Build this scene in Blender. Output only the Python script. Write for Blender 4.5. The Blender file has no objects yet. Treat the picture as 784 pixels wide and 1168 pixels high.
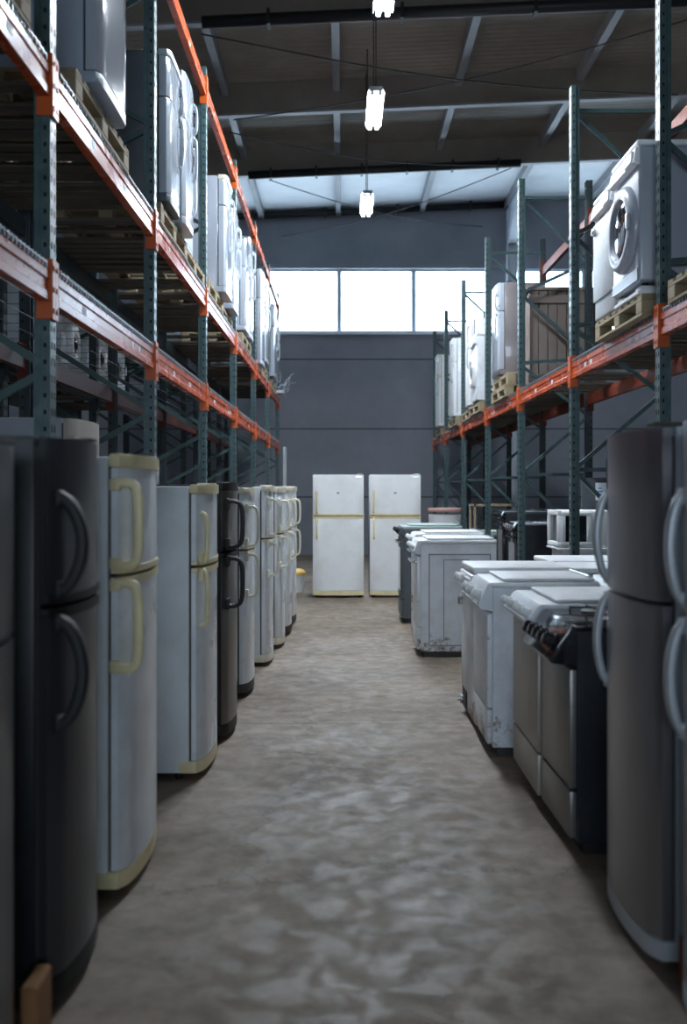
import bpy, bmesh, math, random
from mathutils import Vector, Matrix
random.seed(7)
S = bpy.context.scene
C = S.collection
PI = math.pi
EYE = 1.47
FPX = 1135.0

# ------------------------------------------------------------------ materials
MATS = {}
def nd(nt, t, **kw):
    n = nt.nodes.new(t)
    for k, v in kw.items(): setattr(n, k, v)
    return n
def mat(name, col, rough=0.5, metal=0.0, dirt=0.0, dirtcol=(0.25, 0.2, 0.15), scale=6.0, bump=0.0, bscale=60, coat=0.0, rust=0.0, stretch=(1, 1, 1), rvar=0.0):
    if name in MATS: return MATS[name]
    m = bpy.data.materials.new(name); m.use_nodes = True
    nt = m.node_tree; b = nt.nodes['Principled BSDF']
    b.inputs['Base Color'].default_value = (*col, 1)
    b.inputs['Roughness'].default_value = rough
    b.inputs['Metallic'].default_value = metal
    if coat: b.inputs['Coat Weight'].default_value = coat
    tc = nd(nt, 'ShaderNodeTexCoord'); mp = nd(nt, 'ShaderNodeMapping')
    mp.inputs['Scale'].default_value = stretch
    nt.links.new(tc.outputs['Object'], mp.inputs['Vector'])
    oi = nd(nt, 'ShaderNodeObjectInfo')
    va = nd(nt, 'ShaderNodeVectorMath', operation='ADD')
    mu = nd(nt, 'ShaderNodeMath', operation='MULTIPLY'); mu.inputs[1].default_value = 37.0
    nt.links.new(oi.outputs['Random'], mu.inputs[0])
    nt.links.new(mp.outputs['Vector'], va.inputs[0]); nt.links.new(mu.outputs[0], va.inputs[1])
    last = None
    if dirt > 0:
        no = nd(nt, 'ShaderNodeTexNoise'); no.inputs['Scale'].default_value = scale; no.inputs['Detail'].default_value = 8; no.inputs['Roughness'].default_value = .65
        nt.links.new(va.outputs[0], no.inputs['Vector'])
        cr = nd(nt, 'ShaderNodeValToRGB'); cr.color_ramp.elements[0].position = .45; cr.color_ramp.elements[1].position = .8
        cr.color_ramp.elements[1].color = (dirt, dirt, dirt, 1)
        nt.links.new(no.outputs['Fac'], cr.inputs['Fac'])
        mx = nd(nt, 'ShaderNodeMix', data_type='RGBA')
        mx.inputs[6].default_value = (*col, 1); mx.inputs[7].default_value = (*dirtcol, 1)
        nt.links.new(cr.outputs['Color'], mx.inputs[0]); last = mx.outputs[2]
    if rust > 0:
        n2 = nd(nt, 'ShaderNodeTexNoise'); n2.inputs['Scale'].default_value = 9; n2.inputs['Detail'].default_value = 10; n2.inputs['Roughness'].default_value = .8
        nt.links.new(va.outputs[0], n2.inputs['Vector'])
        c2 = nd(nt, 'ShaderNodeValToRGB'); c2.color_ramp.elements[0].position = .68 - rust * .1; c2.color_ramp.elements[1].position = .72
        sz = nd(nt, 'ShaderNodeSeparateXYZ'); nt.links.new(tc.outputs['Object'], sz.inputs[0])
        ft = nd(nt, 'ShaderNodeMapRange'); ft.inputs[1].default_value = .05; ft.inputs[2].default_value = .26; ft.inputs[3].default_value = rust * .24; ft.inputs[4].default_value = 0.0
        nt.links.new(sz.outputs['Z'], ft.inputs[0])
        ad = nd(nt, 'ShaderNodeMath', operation='ADD'); nt.links.new(n2.outputs['Fac'], ad.inputs[0]); nt.links.new(ft.outputs[0], ad.inputs[1])
        nt.links.new(ad.outputs[0], c2.inputs['Fac'])
        m2 = nd(nt, 'ShaderNodeMix', data_type='RGBA'); m2.inputs[7].default_value = (.16, .08, .035, 1)
        if last: nt.links.new(last, m2.inputs[6])
        else: m2.inputs[6].default_value = (*col, 1)
        nt.links.new(c2.outputs['Color'], m2.inputs[0]); last = m2.outputs[2]
    if last: nt.links.new(last, b.inputs['Base Color'])
    if rvar > 0:
        n3 = nd(nt, 'ShaderNodeTexNoise'); n3.inputs['Scale'].default_value = scale * .7; n3.inputs['Detail'].default_value = 5
        nt.links.new(va.outputs[0], n3.inputs['Vector'])
        mr = nd(nt, 'ShaderNodeMapRange'); mr.inputs[1].default_value = .3; mr.inputs[2].default_value = .7
        mr.inputs[3].default_value = max(.03, rough - rvar); mr.inputs[4].default_value = min(1, rough + rvar)
        nt.links.new(n3.outputs['Fac'], mr.inputs[0]); nt.links.new(mr.outputs[0], b.inputs['Roughness'])
    if bump > 0:
        nb = nd(nt, 'ShaderNodeTexNoise'); nb.inputs['Scale'].default_value = bscale; nb.inputs['Detail'].default_value = 4
        nt.links.new(va.outputs[0], nb.inputs['Vector'])
        bp = nd(nt, 'ShaderNodeBump'); bp.inputs['Strength'].default_value = bump; bp.inputs['Distance'].default_value = .01
        nt.links.new(nb.outputs['Fac'], bp.inputs['Height']); nt.links.new(bp.outputs['Normal'], b.inputs['Normal'])
    MATS[name] = m
    return m

WHITE = mat('white_enamel', (.78, .83, .88), .33, 0, .45, (.38, .38, .37), 5, .06, 8, coat=.3, rvar=.1)
WHITEC = mat('white_enamel_chipped', (.78, .83, .89), .42, 0, .6, (.42, .41, .38), 4, .1, 30, rust=.75, rvar=.1)
WHITEP = mat('white_side_panel', (.77, .83, .87), .5, 0, .4, (.38, .37, .34), 3, .12, 120, rust=.12)
BRIGHTW = mat('clean_white_enamel', (.84, .87, .89), .35, 0, .35, (.6, .57, .5), 4, .04, 8)
TOPW = mat('stove_top_white', (.86, .89, .93), .38, 0, .5, (.5, .48, .44), 9, .1, 60, rust=.1)
CREAM = mat('aged_cream_plastic', (.80, .70, .42), .45, 0, .5, (.42, .34, .18), 8)
CREAML = mat('pale_cream_plastic', (.74, .71, .58), .42, 0, .4, (.5, .44, .3), 8)
GASK = mat('dark_gasket', (.05, .045, .04), .7)
BLACKP = mat('black_plastic', (.006, .007, .009), .6, 0, 0)
BLACKG = mat('black_gloss', (.01, .01, .014), .12, 0, .3, (.05, .05, .05), 10)
BLACKS = mat('black_side_panel', (.010, .014, .020), .4, 0, .5, (.05, .055, .06), 7, .05, 90)
DSTEEL = mat('dark_steel_door', (.065, .067, .076), .34, .5, .3, (.08, .08, .09), 3, .03, 5, stretch=(6, 6, .6))
BROWNST = mat('brown_grey_door', (.16, .145, .13), .34, .5, .3, (.1, .09, .08), 3, stretch=(6, 6, .6))
STEEL = mat('brushed_steel_door', (.30, .29, .31), .34, .75, .35, (.27, .24, .24), 2.5, .02, 6, stretch=(5, 5, .5))
STEELS = mat('grey_painted_side', (.36, .41, .47), .45, .1, .3, (.25, .27, .3), 4)
GREYPL = mat('grey_plastic_handle', (.44, .48, .52), .35, .2)
GREYD = mat('dark_grey_paint', (.075, .09, .105), .45, 0, .4, (.14, .14, .14), 5)
GREYM = mat('mid_grey_paint', (.30, .33, .37), .5, 0, .4, (.2, .2, .2), 5)
BEIGEM = mat('beige_metal_front', (.40, .37, .33), .4, .3, .4, (.26, .22, .18), 5)
GLASSD = mat('dark_door_glass', (.015, .018, .024), .08, 0, 0, coat=.5)
CHROME = mat('dull_chrome', (.6, .62, .65), .22, .9)
TEAL = mat('teal_rack_paint', (.042, .082, .088), .38, .15, .6, (.12, .17, .17), 14, .15, 40, rvar=.12)
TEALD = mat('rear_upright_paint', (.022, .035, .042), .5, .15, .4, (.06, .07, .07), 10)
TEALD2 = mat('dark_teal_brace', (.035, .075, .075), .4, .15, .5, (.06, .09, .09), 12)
HOLE = mat('hole_black', (.004, .005, .006), .9)
ORANGE = mat('orange_beam_paint', (.44, .066, .014), .27, .0, .55, (.30, .055, .022), 5, .03, 30, rvar=.04)
ORANGE.node_tree.nodes['Principled BSDF'].inputs['Specular IOR Level'].default_value = .22
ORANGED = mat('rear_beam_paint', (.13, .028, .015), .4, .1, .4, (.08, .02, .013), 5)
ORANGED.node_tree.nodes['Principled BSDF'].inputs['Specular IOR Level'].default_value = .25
ORANGEC = mat('orange_connector_paint', (.50, .09, .015), .35, .1, .4, (.35, .07, .02), 12)
STICK = mat('faded_sticker', (.62, .68, .72), .6, 0, .5, (.28, .3, .32), 30)
WOOD = mat('pallet_wood', (.30, .245, .155), .8, 0, .8, (.2, .15, .09), 7, .3, 40, stretch=(1, 8, 1))
WOODD = mat('deck_wood', (.07, .057, .045), .85, 0, .8, (.03, .024, .02), 6, .3, 40)
PLYW = mat('crate_board', (.16, .13, .115), .7, 0, .5, (.08, .065, .06), 5, .2, 30)
FILMB = mat('wrapped_brown_grey', (.19, .17, .175), .25, .1, .5, (.1, .09, .09), 4, .35, 6, coat=.5)
GALV = mat('wire_mesh_steel', (.32, .34, .36), .4, .8)
YELLOW = mat('yellow_lid', (.7, .45, .08), .5)
PINK = mat('faded_red_plastic', (.50, .30, .27), .5)
PLASTW = mat('white_film', (.75, .8, .84), .3, 0, 0)
BOXC = mat('cardboard', (.33, .24, .15), .85, 0, .4, (.2, .14, .09), 6)
REDP = mat('red_timber', (.22, .05, .03), .7, 0, .4, (.1, .03, .02), 8)
BLUET = mat('blue_print', (.1, .25, .6), .6)

def emis(name, col, st):
    m = bpy.data.materials.new(name); m.use_nodes = True
    nt = m.node_tree; b = nt.nodes['Principled BSDF']
    b.inputs['Base Color'].default_value = (.8, .85, .9, 1)
    b.inputs['Emission Color'].default_value = (*col, 1); b.inputs['Emission Strength'].default_value = st
    MATS[name] = m; return m
TUBE = emis('lit_fluorescent_tube', (.84, .92, 1.0), 440)
TUBE_DIM = emis('ageing_fluorescent_tube', (.80, .91, 1.0), 25)

def floor_mat():
    m = bpy.data.materials.new('concrete_floor'); m.use_nodes = True
    nt = m.node_tree; b = nt.nodes['Principled BSDF']; L = nt.links
    g = nd(nt, 'ShaderNodeNewGeometry')
    def noise(sc, det=8, ro=.6, dist=0):
        n = nd(nt, 'ShaderNodeTexNoise'); n.inputs['Scale'].default_value = sc; n.inputs['Detail'].default_value = det
        n.inputs['Roughness'].default_value = ro; n.inputs['Distortion'].default_value = dist
        L.new(g.outputs['Position'], n.inputs['Vector']); return n
    def ramp(src, p0, p1, c0=(0, 0, 0, 1), c1=(1, 1, 1, 1)):
        r = nd(nt, 'ShaderNodeValToRGB'); r.color_ramp.elements[0].position = p0; r.color_ramp.elements[1].position = p1
        r.color_ramp.elements[0].color = c0; r.color_ramp.elements[1].color = c1
        L.new(src, r.inputs['Fac']); return r.outputs['Color']
    def mix(f, a, bb, mode='MIX'):
        x = nd(nt, 'ShaderNodeMix', data_type='RGBA'); x.blend_type = mode
        for s, v in ((0, f), (6, a), (7, bb)):
            if isinstance(v, (tuple, float, int)): x.inputs[s].default_value = v
            else: L.new(v, x.inputs[s])
        return x.outputs[2]
    base = ramp(noise(1.1, 9, .62, .3).outputs['Fac'], .34, .68, (.135, .101, .072, 1), (.26, .207, .158, 1))
    fine = ramp(noise(7, 10, .7).outputs['Fac'], .35, .7, (.66, .65, .64, 1), (1.1, 1.09, 1.07, 1))
    c = mix(1.0, base, fine, 'MULTIPLY')
    spots = ramp(noise(16, 6, .75).outputs['Fac'], .66, .74)
    c = mix(spots, c, (.07, .058, .048, 1))
    # hairline cracks
    vo = nd(nt, 'ShaderNodeTexVoronoi', feature='DISTANCE_TO_EDGE'); vo.inputs['Scale'].default_value = .42
    dn = noise(1.6, 6, .7)
    ad = nd(nt, 'ShaderNodeVectorMath', operation='ADD'); sc = nd(nt, 'ShaderNodeVectorMath', operation='SCALE'); sc.inputs['Scale'].default_value = .9
    L.new(dn.outputs['Color'], sc.inputs[0]); L.new(g.outputs['Position'], ad.inputs[0]); L.new(sc.outputs[0], ad.inputs[1]); L.new(ad.outputs[0], vo.inputs['Vector'])
    cr = ramp(vo.outputs['Distance'], .0015, .006, (1, 1, 1, 1), (0, 0, 0, 1))
    c = mix(mix(.55, (0, 0, 0, 1), cr), c, (.06, .05, .045, 1))
    # saw-cut joints across the aisle, every 4.4 m
    sx = nd(nt, 'ShaderNodeSeparateXYZ'); L.new(g.outputs['Position'], sx.inputs[0])
    a = nd(nt, 'ShaderNodeMath', operation='ADD'); a.inputs[1].default_value = -6.28 + 44
    L.new(sx.outputs['Y'], a.inputs[0])
    md = nd(nt, 'ShaderNodeMath', operation='MODULO'); md.inputs[1].default_value = 4.4; L.new(a.outputs[0], md.inputs[0])
    lt = nd(nt, 'ShaderNodeMath', operation='LESS_THAN'); lt.inputs[1].default_value = .014; L.new(md.outputs[0], lt.inputs[0])
    c = mix(lt.outputs[0], c, (.07, .06, .05, 1))
    L.new(c, b.inputs['Base Color'])
    # worn polished patches, stronger along the middle of the aisle
    pol = noise(9, 6, .6, .5)
    big = noise(.8, 3, .5)
    mr = nd(nt, 'ShaderNodeMapRange'); mr.inputs[1].default_value = .42; mr.inputs[2].default_value = .60; mr.inputs[3].default_value = .68; mr.inputs[4].default_value = .48
    L.new(pol.outputs['Fac'], mr.inputs[0])
    mr2 = nd(nt, 'ShaderNodeMapRange'); mr2.inputs[1].default_value = .4; mr2.inputs[2].default_value = .6; mr2.inputs[3].default_value = .12; mr2.inputs[4].default_value = 0.0
    L.new(big.outputs['Fac'], mr2.inputs[0])
    sm = nd(nt, 'ShaderNodeMath', operation='ADD'); L.new(mr.outputs[0], sm.inputs[0]); L.new(mr2.outputs[0], sm.inputs[1])
    L.new(sm.outputs[0], b.inputs['Roughness'])
    bp = nd(nt, 'ShaderNodeBump'); bp.inputs['Strength'].default_value = .08; bp.inputs['Distance'].default_value = .004
    L.new(noise(17, 10, .75, 1.0).outputs['Fac'], bp.inputs['Height']); L.new(bp.outputs['Normal'], b.inputs['Normal'])
    return m

def panel_mat(name, c0, c1, joints=(), rough=.7, rib=0.0):
    m = bpy.data.materials.new(name); m.use_nodes = True
    nt = m.node_tree; b = nt.nodes['Principled BSDF']; L = nt.links
    g = nd(nt, 'ShaderNodeNewGeometry')
    n = nd(nt, 'ShaderNodeTexNoise'); n.inputs['Scale'].default_value = .9; n.inputs['Detail'].default_value = 9; n.inputs['Roughness'].default_value = .65
    L.new(g.outputs['Position'], n.inputs['Vector'])
    r = nd(nt, 'ShaderNodeValToRGB'); r.color_ramp.elements[0].position = .35; r.color_ramp.elements[1].position = .68
    r.color_ramp.elements[0].color = (*c0, 1); r.color_ramp.elements[1].color = (*c1, 1)
    L.new(n.outputs['Fac'], r.inputs['Fac']); col = r.outputs['Color']
    sx = nd(nt, 'ShaderNodeSeparateXYZ'); L.new(g.outputs['Position'], sx.inputs[0])
    for z in joints:
        a = nd(nt, 'ShaderNodeMath', operation='COMPARE'); a.inputs[1].default_value = z; a.inputs[2].default_value = .014
        L.new(sx.outputs['Z'], a.inputs[0])
        x = nd(nt, 'ShaderNodeMix', data_type='RGBA'); L.new(a.outputs[0], x.inputs[0]); L.new(col, x.inputs[6]); x.inputs[7].default_value = (.03, .035, .045, 1)
        col = x.outputs[2]
    L.new(col, b.inputs['Base Color']); b.inputs['Roughness'].default_value = rough
    if rib:
        w = nd(nt, 'ShaderNodeTexWave'); w.inputs['Scale'].default_value = rib; w.bands_direction = 'Y'
        L.new(g.outputs['Position'], w.inputs['Vector'])
        bp = nd(nt, 'ShaderNodeBump'); bp.inputs['Strength'].default_value = .3; bp.inputs['Distance'].default_value = .02
        L.new(w.outputs['Fac'], bp.inputs['Height']); L.new(bp.outputs['Normal'], b.inputs['Normal'])
    return m

# ------------------------------------------------------------------ mesh helpers
def bxb(bm, x0, x1, y0, y1, z0, z1, bev=0.0, seg=2, mi=0):
    vs = [bm.verts.new(p) for p in ((x0, y0, z0), (x1, y0, z0), (x1, y1, z0), (x0, y1, z0), (x0, y0, z1), (x1, y0, z1), (x1, y1, z1), (x0, y1, z1))]
    fs = [bm.faces.new([vs[i] for i in f]) for f in ((3, 2, 1, 0), (4, 5, 6, 7), (0, 1, 5, 4), (1, 2, 6, 5), (2, 3, 7, 6), (3, 0, 4, 7))]
    for f in fs: f.material_index = mi
    if bev > 0:
        es = list({e for f in fs for e in f.edges})
        bmesh.ops.bevel(bm, geom=es, offset=bev, segments=seg, affect='EDGES', profile=.5, clamp_overlap=True)
def prism(bm, pts, z0, z1, bev=0.0, axis='z', mi=0):
    # pts: 2D outline (counter clockwise), extruded along axis
    def P(a, b_, c):
        return {'z': (a, b_, c), 'x': (c, a, b_), 'y': (a, c, b_)}[axis]
    lo = [bm.verts.new(P(a, b_, z0)) for a, b_ in pts]; hi = [bm.verts.new(P(a, b_, z1)) for a, b_ in pts]
    n = len(pts)
    fs = [bm.faces.new(lo[::-1]), bm.faces.new(hi)]
    for i in range(n): fs.append(bm.faces.new((lo[i], lo[(i + 1) % n], hi[(i + 1) % n], hi[i])))
    for f in fs: f.material_index = mi
    if bev > 0:
        es = [e for e in fs[0].edges] + [e for e in fs[1].edges]
        bmesh.ops.bevel(bm, geom=es, offset=bev, segments=2, affect='EDGES', profile=.5, clamp_overlap=True)
def cyl(bm, p0, p1, r, seg=14, r2=None, caps=True, mi=0):
    p0 = Vector(p0); p1 = Vector(p1); d = (p1 - p0).normalized()
    u = d.orthogonal().normalized(); v = d.cross(u)
    r2 = r if r2 is None else r2
    A = [bm.verts.new(p0 + (u * math.cos(2 * PI * i / seg) + v * math.sin(2 * PI * i / seg)) * r) for i in range(seg)]
    B = [bm.verts.new(p1 + (u * math.cos(2 * PI * i / seg) + v * math.sin(2 * PI * i / seg)) * r2) for i in range(seg)]
    for i in range(seg):
        f = bm.faces.new((A[i], A[(i + 1) % seg], B[(i + 1) % seg], B[i])); f.smooth = True; f.material_index = mi
    if caps:
        f = bm.faces.new(A[::-1]); f.material_index = mi; f = bm.faces.new(B); f.material_index = mi
def lathe(bm, prof, o, axis, seg=40, mi=0):
    # prof: (radius, height) along axis from o
    o = Vector(o); d = Vector(axis).normalized(); u = d.orthogonal().normalized(); v = d.cross(u)
    rings = []
    for r, h in prof:
        rings.append([bm.verts.new(o + d * h + (u * math.cos(2 * PI * i / seg) + v * math.sin(2 * PI * i / seg)) * max(r, .0005)) for i in range(seg)])
    for a, b_ in zip(rings, rings[1:]):
        for i in range(seg):
            f = bm.faces.new((a[i], a[(i + 1) % seg], b_[(i + 1) % seg], b_[i])); f.smooth = True; f.material_index = mi
    f = bm.faces.new(rings[0][::-1]); f.material_index = mi
    f = bm.faces.new(rings[-1]); f.material_index = mi
def sweep(bm, path, side, w, t, n=10, ws=None):
    side = Vector(side).normalized(); P = [Vector(p) for p in path]; rings = []
    for i, p in enumerate(P):
        a = P[max(i - 1, 0)]; b_ = P[min(i + 1, len(P) - 1)]
        tg = (b_ - a).normalized(); nrm = side.cross(tg).normalized()
        ww = w * (ws[i] if ws else 1)
        ring = []
        for k in range(n):
            an = 2 * PI * k / n; cx, sx_ = math.cos(an), math.sin(an)
            ex = math.copysign(abs(cx) ** .6, cx) * ww / 2; ey = math.copysign(abs(sx_) ** .6, sx_) * t / 2
            ring.append(bm.verts.new(p + side * ex + nrm * ey))
        rings.append(ring)
    for a, b_ in zip(rings, rings[1:]):
        for i in range(n):
            f = bm.faces.new((a[i], a[(i + 1) % n], b_[(i + 1) % n], b_[i])); f.smooth = True
    bm.faces.new(rings[0][::-1]); bm.faces.new(rings[-1])
def smooth_path(pts, it=2):
    P = [Vector(p) for p in pts]
    for _ in range(it):
        Q = [P[0]]
        for a, b_ in zip(P, P[1:]): Q += [a * .75 + b_ * .25, a * .25 + b_ * .75]
        Q.append(P[-1]); P = Q
    return P
def obj(name, bm, m, parent=None, smooth=False, **tags):
    me = bpy.data.meshes.new(name)
    bmesh.ops.recalc_face_normals(bm, faces=bm.faces[:])
    if smooth:
        for f in bm.faces: f.smooth = True
    bm.to_mesh(me); bm.free()
    for mm in (m if isinstance(m, (list, tuple)) else [m]): me.materials.append(mm)
    if smooth:
        try: me.set_sharp_from_angle(angle=math.radians(40))
        except Exception: pass
    o = bpy.data.objects.new(name, me); C.objects.link(o)
    if parent: o.parent = parent
    for k, v in tags.items(): o[k] = v
    return o
def thing(name, label, cat, loc=(0, 0, 0), rz=0, group=None):
    o = bpy.data.objects.new(name, None); C.objects.link(o)
    o.empty_display_size = .1
    o.location = loc; o.rotation_euler = (0, 0, rz); o['label'] = label; o['category'] = cat
    if group: o['group'] = group
    return o
def tag(o, label, cat, group=None):
    o['label'] = label; o['category'] = cat
    if group: o['group'] = group
    return o
KIDS = {}
def dup(root, loc, rz, label, group=None):
    def rec(o, par):
        c = o.copy(); C.objects.link(c)
        if par: c.parent = par
        for ch in list(o.children): rec(ch, c)
        return c
    r = rec(root, None)
    r.location = loc; r.rotation_euler = (0, 0, rz); r['label'] = label
    if group: r['group'] = group
    return r

# ------------------------------------------------------------------ room
YF = 22.9; YB = -6.0; XL = -6.2; XR = 8.2; SL = .045; ZR = 7.98
def roof_z(x): return ZR + SL * x
def struct(name, bm, m, parent=None):
    o = obj(name, bm, m, parent)
    if not parent: o['kind'] = 'structure'
    return o
bm = bmesh.new(); bxb(bm, XL - .2, XR + .2, YB - .2, YF + .2, -.2, 0); struct('floor', bm, floor_mat())
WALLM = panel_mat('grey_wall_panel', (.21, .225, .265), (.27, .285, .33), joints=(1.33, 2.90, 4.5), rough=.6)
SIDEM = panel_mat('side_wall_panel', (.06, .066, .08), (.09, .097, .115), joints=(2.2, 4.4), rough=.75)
ROOFM = panel_mat('roof_lining', (.22, .188, .158), (.33, .29, .25), rough=.6, rib=2.2)
RAFT = panel_mat('rafter_paint', (.165, .14, .118), (.24, .21, .18), rough=.6)
PURL = panel_mat('purlin_paint', (.22, .225, .245), (.30, .31, .33), rough=.5)
WFR = mat('window_frame_white', (.62, .68, .74), .4)
WZ0, WZ1 = 5.12, 6.58
bm = bmesh.new()
bxb(bm, XL, XR, YF, YF + .2, 0, WZ0)
prism(bm, [(XL, WZ1), (XR, WZ1), (XR, roof_z(XR)), (XL, roof_z(XL))], YF, YF + .2, axis='y')
bxb(bm, XL, -3.52, YF, YF + .2, WZ0, WZ1); bxb(bm, 3.34, 3.85, YF, YF + .2, WZ0, WZ1); bxb(bm, 7.3, XR, YF, YF + .2, WZ0, WZ1)
struct('wall_far', bm, WALLM)
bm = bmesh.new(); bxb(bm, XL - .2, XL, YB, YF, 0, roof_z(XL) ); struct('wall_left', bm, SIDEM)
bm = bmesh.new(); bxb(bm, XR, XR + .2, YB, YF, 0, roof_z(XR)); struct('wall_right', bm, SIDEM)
# wall behind the camera, with a low opening added to let in frontal fill light
bm = bmesh.new()
bxb(bm, XL, -2.5, YB - .2, YB, 0, 3.2); bxb(bm, 2.5, XR, YB - .2, YB, 0, 3.2); bxb(bm, -2.5, 2.5, YB - .2, YB, 0, 1.4)
prism(bm, [(XL, 3.2), (XR, 3.2), (XR, roof_z(XR)), (XL, roof_z(XL))], YB - .2, YB, axis='y')
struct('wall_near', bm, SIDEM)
bm = bmesh.new(); prism(bm, [(XL - .2, roof_z(XL - .2)), (XR + .2, roof_z(XR + .2)), (XR + .2, roof_z(XR + .2) + .15), (XL - .2, roof_z(XL - .2) + .15)], YB - .2, YF + .2, axis='y')
struct('ceiling', bm, ROOFM)
# deep rafters with a dark service pipe under some of them
for i, y in enumerate((-2.3, .7, 3.7, 6.65, 9.6, 12.6, 15.7, 18.7)):
    bm = bmesh.new()
    prism(bm, [(XL, roof_z(XL) - .5), (XR, roof_z(XR) - .5), (XR, roof_z(XR)), (XL, roof_z(XL))], y, y + .06, axis='y')
    prism(bm, [(XL, roof_z(XL) - .52), (XR, roof_z(XR) - .52), (XR, roof_z(XR) - .49), (XL, roof_z(XL) - .49)], y - .03, y + .09, axis='y', mi=1)
    o = struct('roof_rafter', bm, [RAFT, PURL])
bm = bmesh.new(); prism(bm, [(XL, roof_z(XL) - .02), (XR, roof_z(XR) - .02), (XR, roof_z(XR) - .003), (XL, roof_z(XL) - .003)], 18.8, YF - .002, axis='y')  # paler sheet over the last roof bay, window light put into its colour
struct('roof_bay_lightened', bm, panel_mat('roof_bay_painted_light', (.72, .75, .79), (.86, .89, .92), rough=.5, rib=1.2))
# purlins between the rafters
for x in (-5.55, -3.7, -1.85, -.10, 1.82, 3.75, 5.6, 7.4):
    bm = bmesh.new()
    z = roof_z(x)
    bxb(bm, x - .055, x + .055, YB, YF, z - .20, z - .005)
    struct('roof_purlin', bm, PURL)
DARKP = mat('dark_pipe_paint', (.012, .013, .016), .5)
for i, (y, x0, x1, dz) in enumerate(((12.38, -1.75, XR, -.60), (18.45, -1.75, 3.3, -.58), (YF - .12, XL, 3.75, -.12))):
    bm = bmesh.new(); cyl(bm, (x0, y, roof_z(x0) + dz), (x1, y, roof_z(x1) + dz), .075, 14)
    for k in range(6):
        xx = x0 + (x1 - x0) * (k + .5) / 6
        bxb(bm, xx - .02, xx + .02, y - .09, y + .09, roof_z(xx) + dz - .09, roof_z(xx) + dz + (.1 if i < 2 else .1))
    struct('service_pipe', bm, DARKP)
# bracing cables
CAB = mat('cable_black', (.02, .02, .022), .6)
for i, (a, b_) in enumerate((((-1.8, 12.7, 7.3), (5.2, 15.4, 7.6)), ((-1.7, 15.5, 7.25), (5.0, 12.8, 7.7)), ((-1.4, 18.9, 7.38), (3.2, 22.7, 7.5)), ((-1.4, 22.6, 7.25), (3.2, 18.9, 7.6)), ((-1.8, 15.9, 7.2), (3.0, 18.4, 7.5)))):
    bm = bmesh.new()
    A = Vector(a); B = Vector(b_); pts = [A.lerp(B, t / 12) - Vector((0, 0, .18 * math.sin(PI * t / 12))) for t in range(13)]
    sweep(bm, pts, (0, 1, 0), .018, .018, 6); struct('bracing_cable', bm, CAB)
# steel column with haunch against the far wall
bm = bmesh.new()
cx = 3.86
for a in (-.11, .09): bxb(bm, cx + a, cx + a + .02, 22.62, 22.86, 0, roof_z(cx) - .25)
bxb(bm, cx - .09, cx + .09, 22.73, 22.75, 0, roof_z(cx) - .25)
prism(bm, [(21.2, roof_z(cx) - .22), (22.62, roof_z(cx) - 1.05), (22.62, roof_z(cx) - .22)], cx - .09, cx + .09, axis='x')
o = struct('trim_1', bm, WFR)
# window units
def win(i, x0, x1):
    r = bpy.data.objects.new('window_%d' % i, None); C.objects.link(r); r.location = ((x0 + x1) / 2, YF + .05, WZ0); r['kind'] = 'structure'
    w = (x1 - x0) / 2; h = WZ1 - WZ0; fr = .05
    bm = bmesh.new()
    bxb(bm, -w, w, 0, .08, 0, fr, .006); bxb(bm, -w, w, 0, .08, h - fr, h, .006)
    bxb(bm, -w, -w + fr, 0, .08, fr, h - fr, .006); bxb(bm, w - fr, w, 0, .08, fr, h - fr, .006)
    obj('window_frame', bm, WFR, r)
    bm = bmesh.new(); bxb(bm, -w + fr, w - fr, .035, .043, fr, h - fr); obj('pane', bm, GLASS, r)
gm = bpy.data.materials.new('window_glass'); gm.use_nodes = True
nt = gm.node_tree; nt.nodes.clear(); out = nd(nt, 'ShaderNodeOutputMaterial'); tr = nd(nt, 'ShaderNodeBsdfTransparent'); gl = nd(nt, 'ShaderNodeBsdfGlossy'); gl.inputs['Roughness'].default_value = .05
mx = nd(nt, 'ShaderNodeMixShader'); mx.inputs[0].default_value = .06
tr.inputs['Color'].default_value = (.94, .98, 1, 1)
nt.links.new(tr.outputs[0], mx.inputs[1]); nt.links.new(gl.outputs[0], mx.inputs[2]); nt.links.new(mx.outputs[0], out.inputs['Surface'])
GLASS = gm
xs = [(-3.52, -1.80), (-1.80, -.08), (-.08, 1.64), (1.64, 3.34), (3.85, 5.57), (5.57, 7.3)]
for i, (a, b_) in enumerate(xs): win(i + 1, a, b_)
bm = bmesh.new(); bxb(bm, XL, 3.6, YF - .07, YF - .002, WZ0 - .06, WZ0 - .002, .005); struct('trim_2', bm, WFR)
bm = bmesh.new(); bxb(bm, XL, 3.6, YF - .05, YF - .002, WZ1 + .002, WZ1 + .1, .005); struct('trim_3', bm, PURL)

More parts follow.
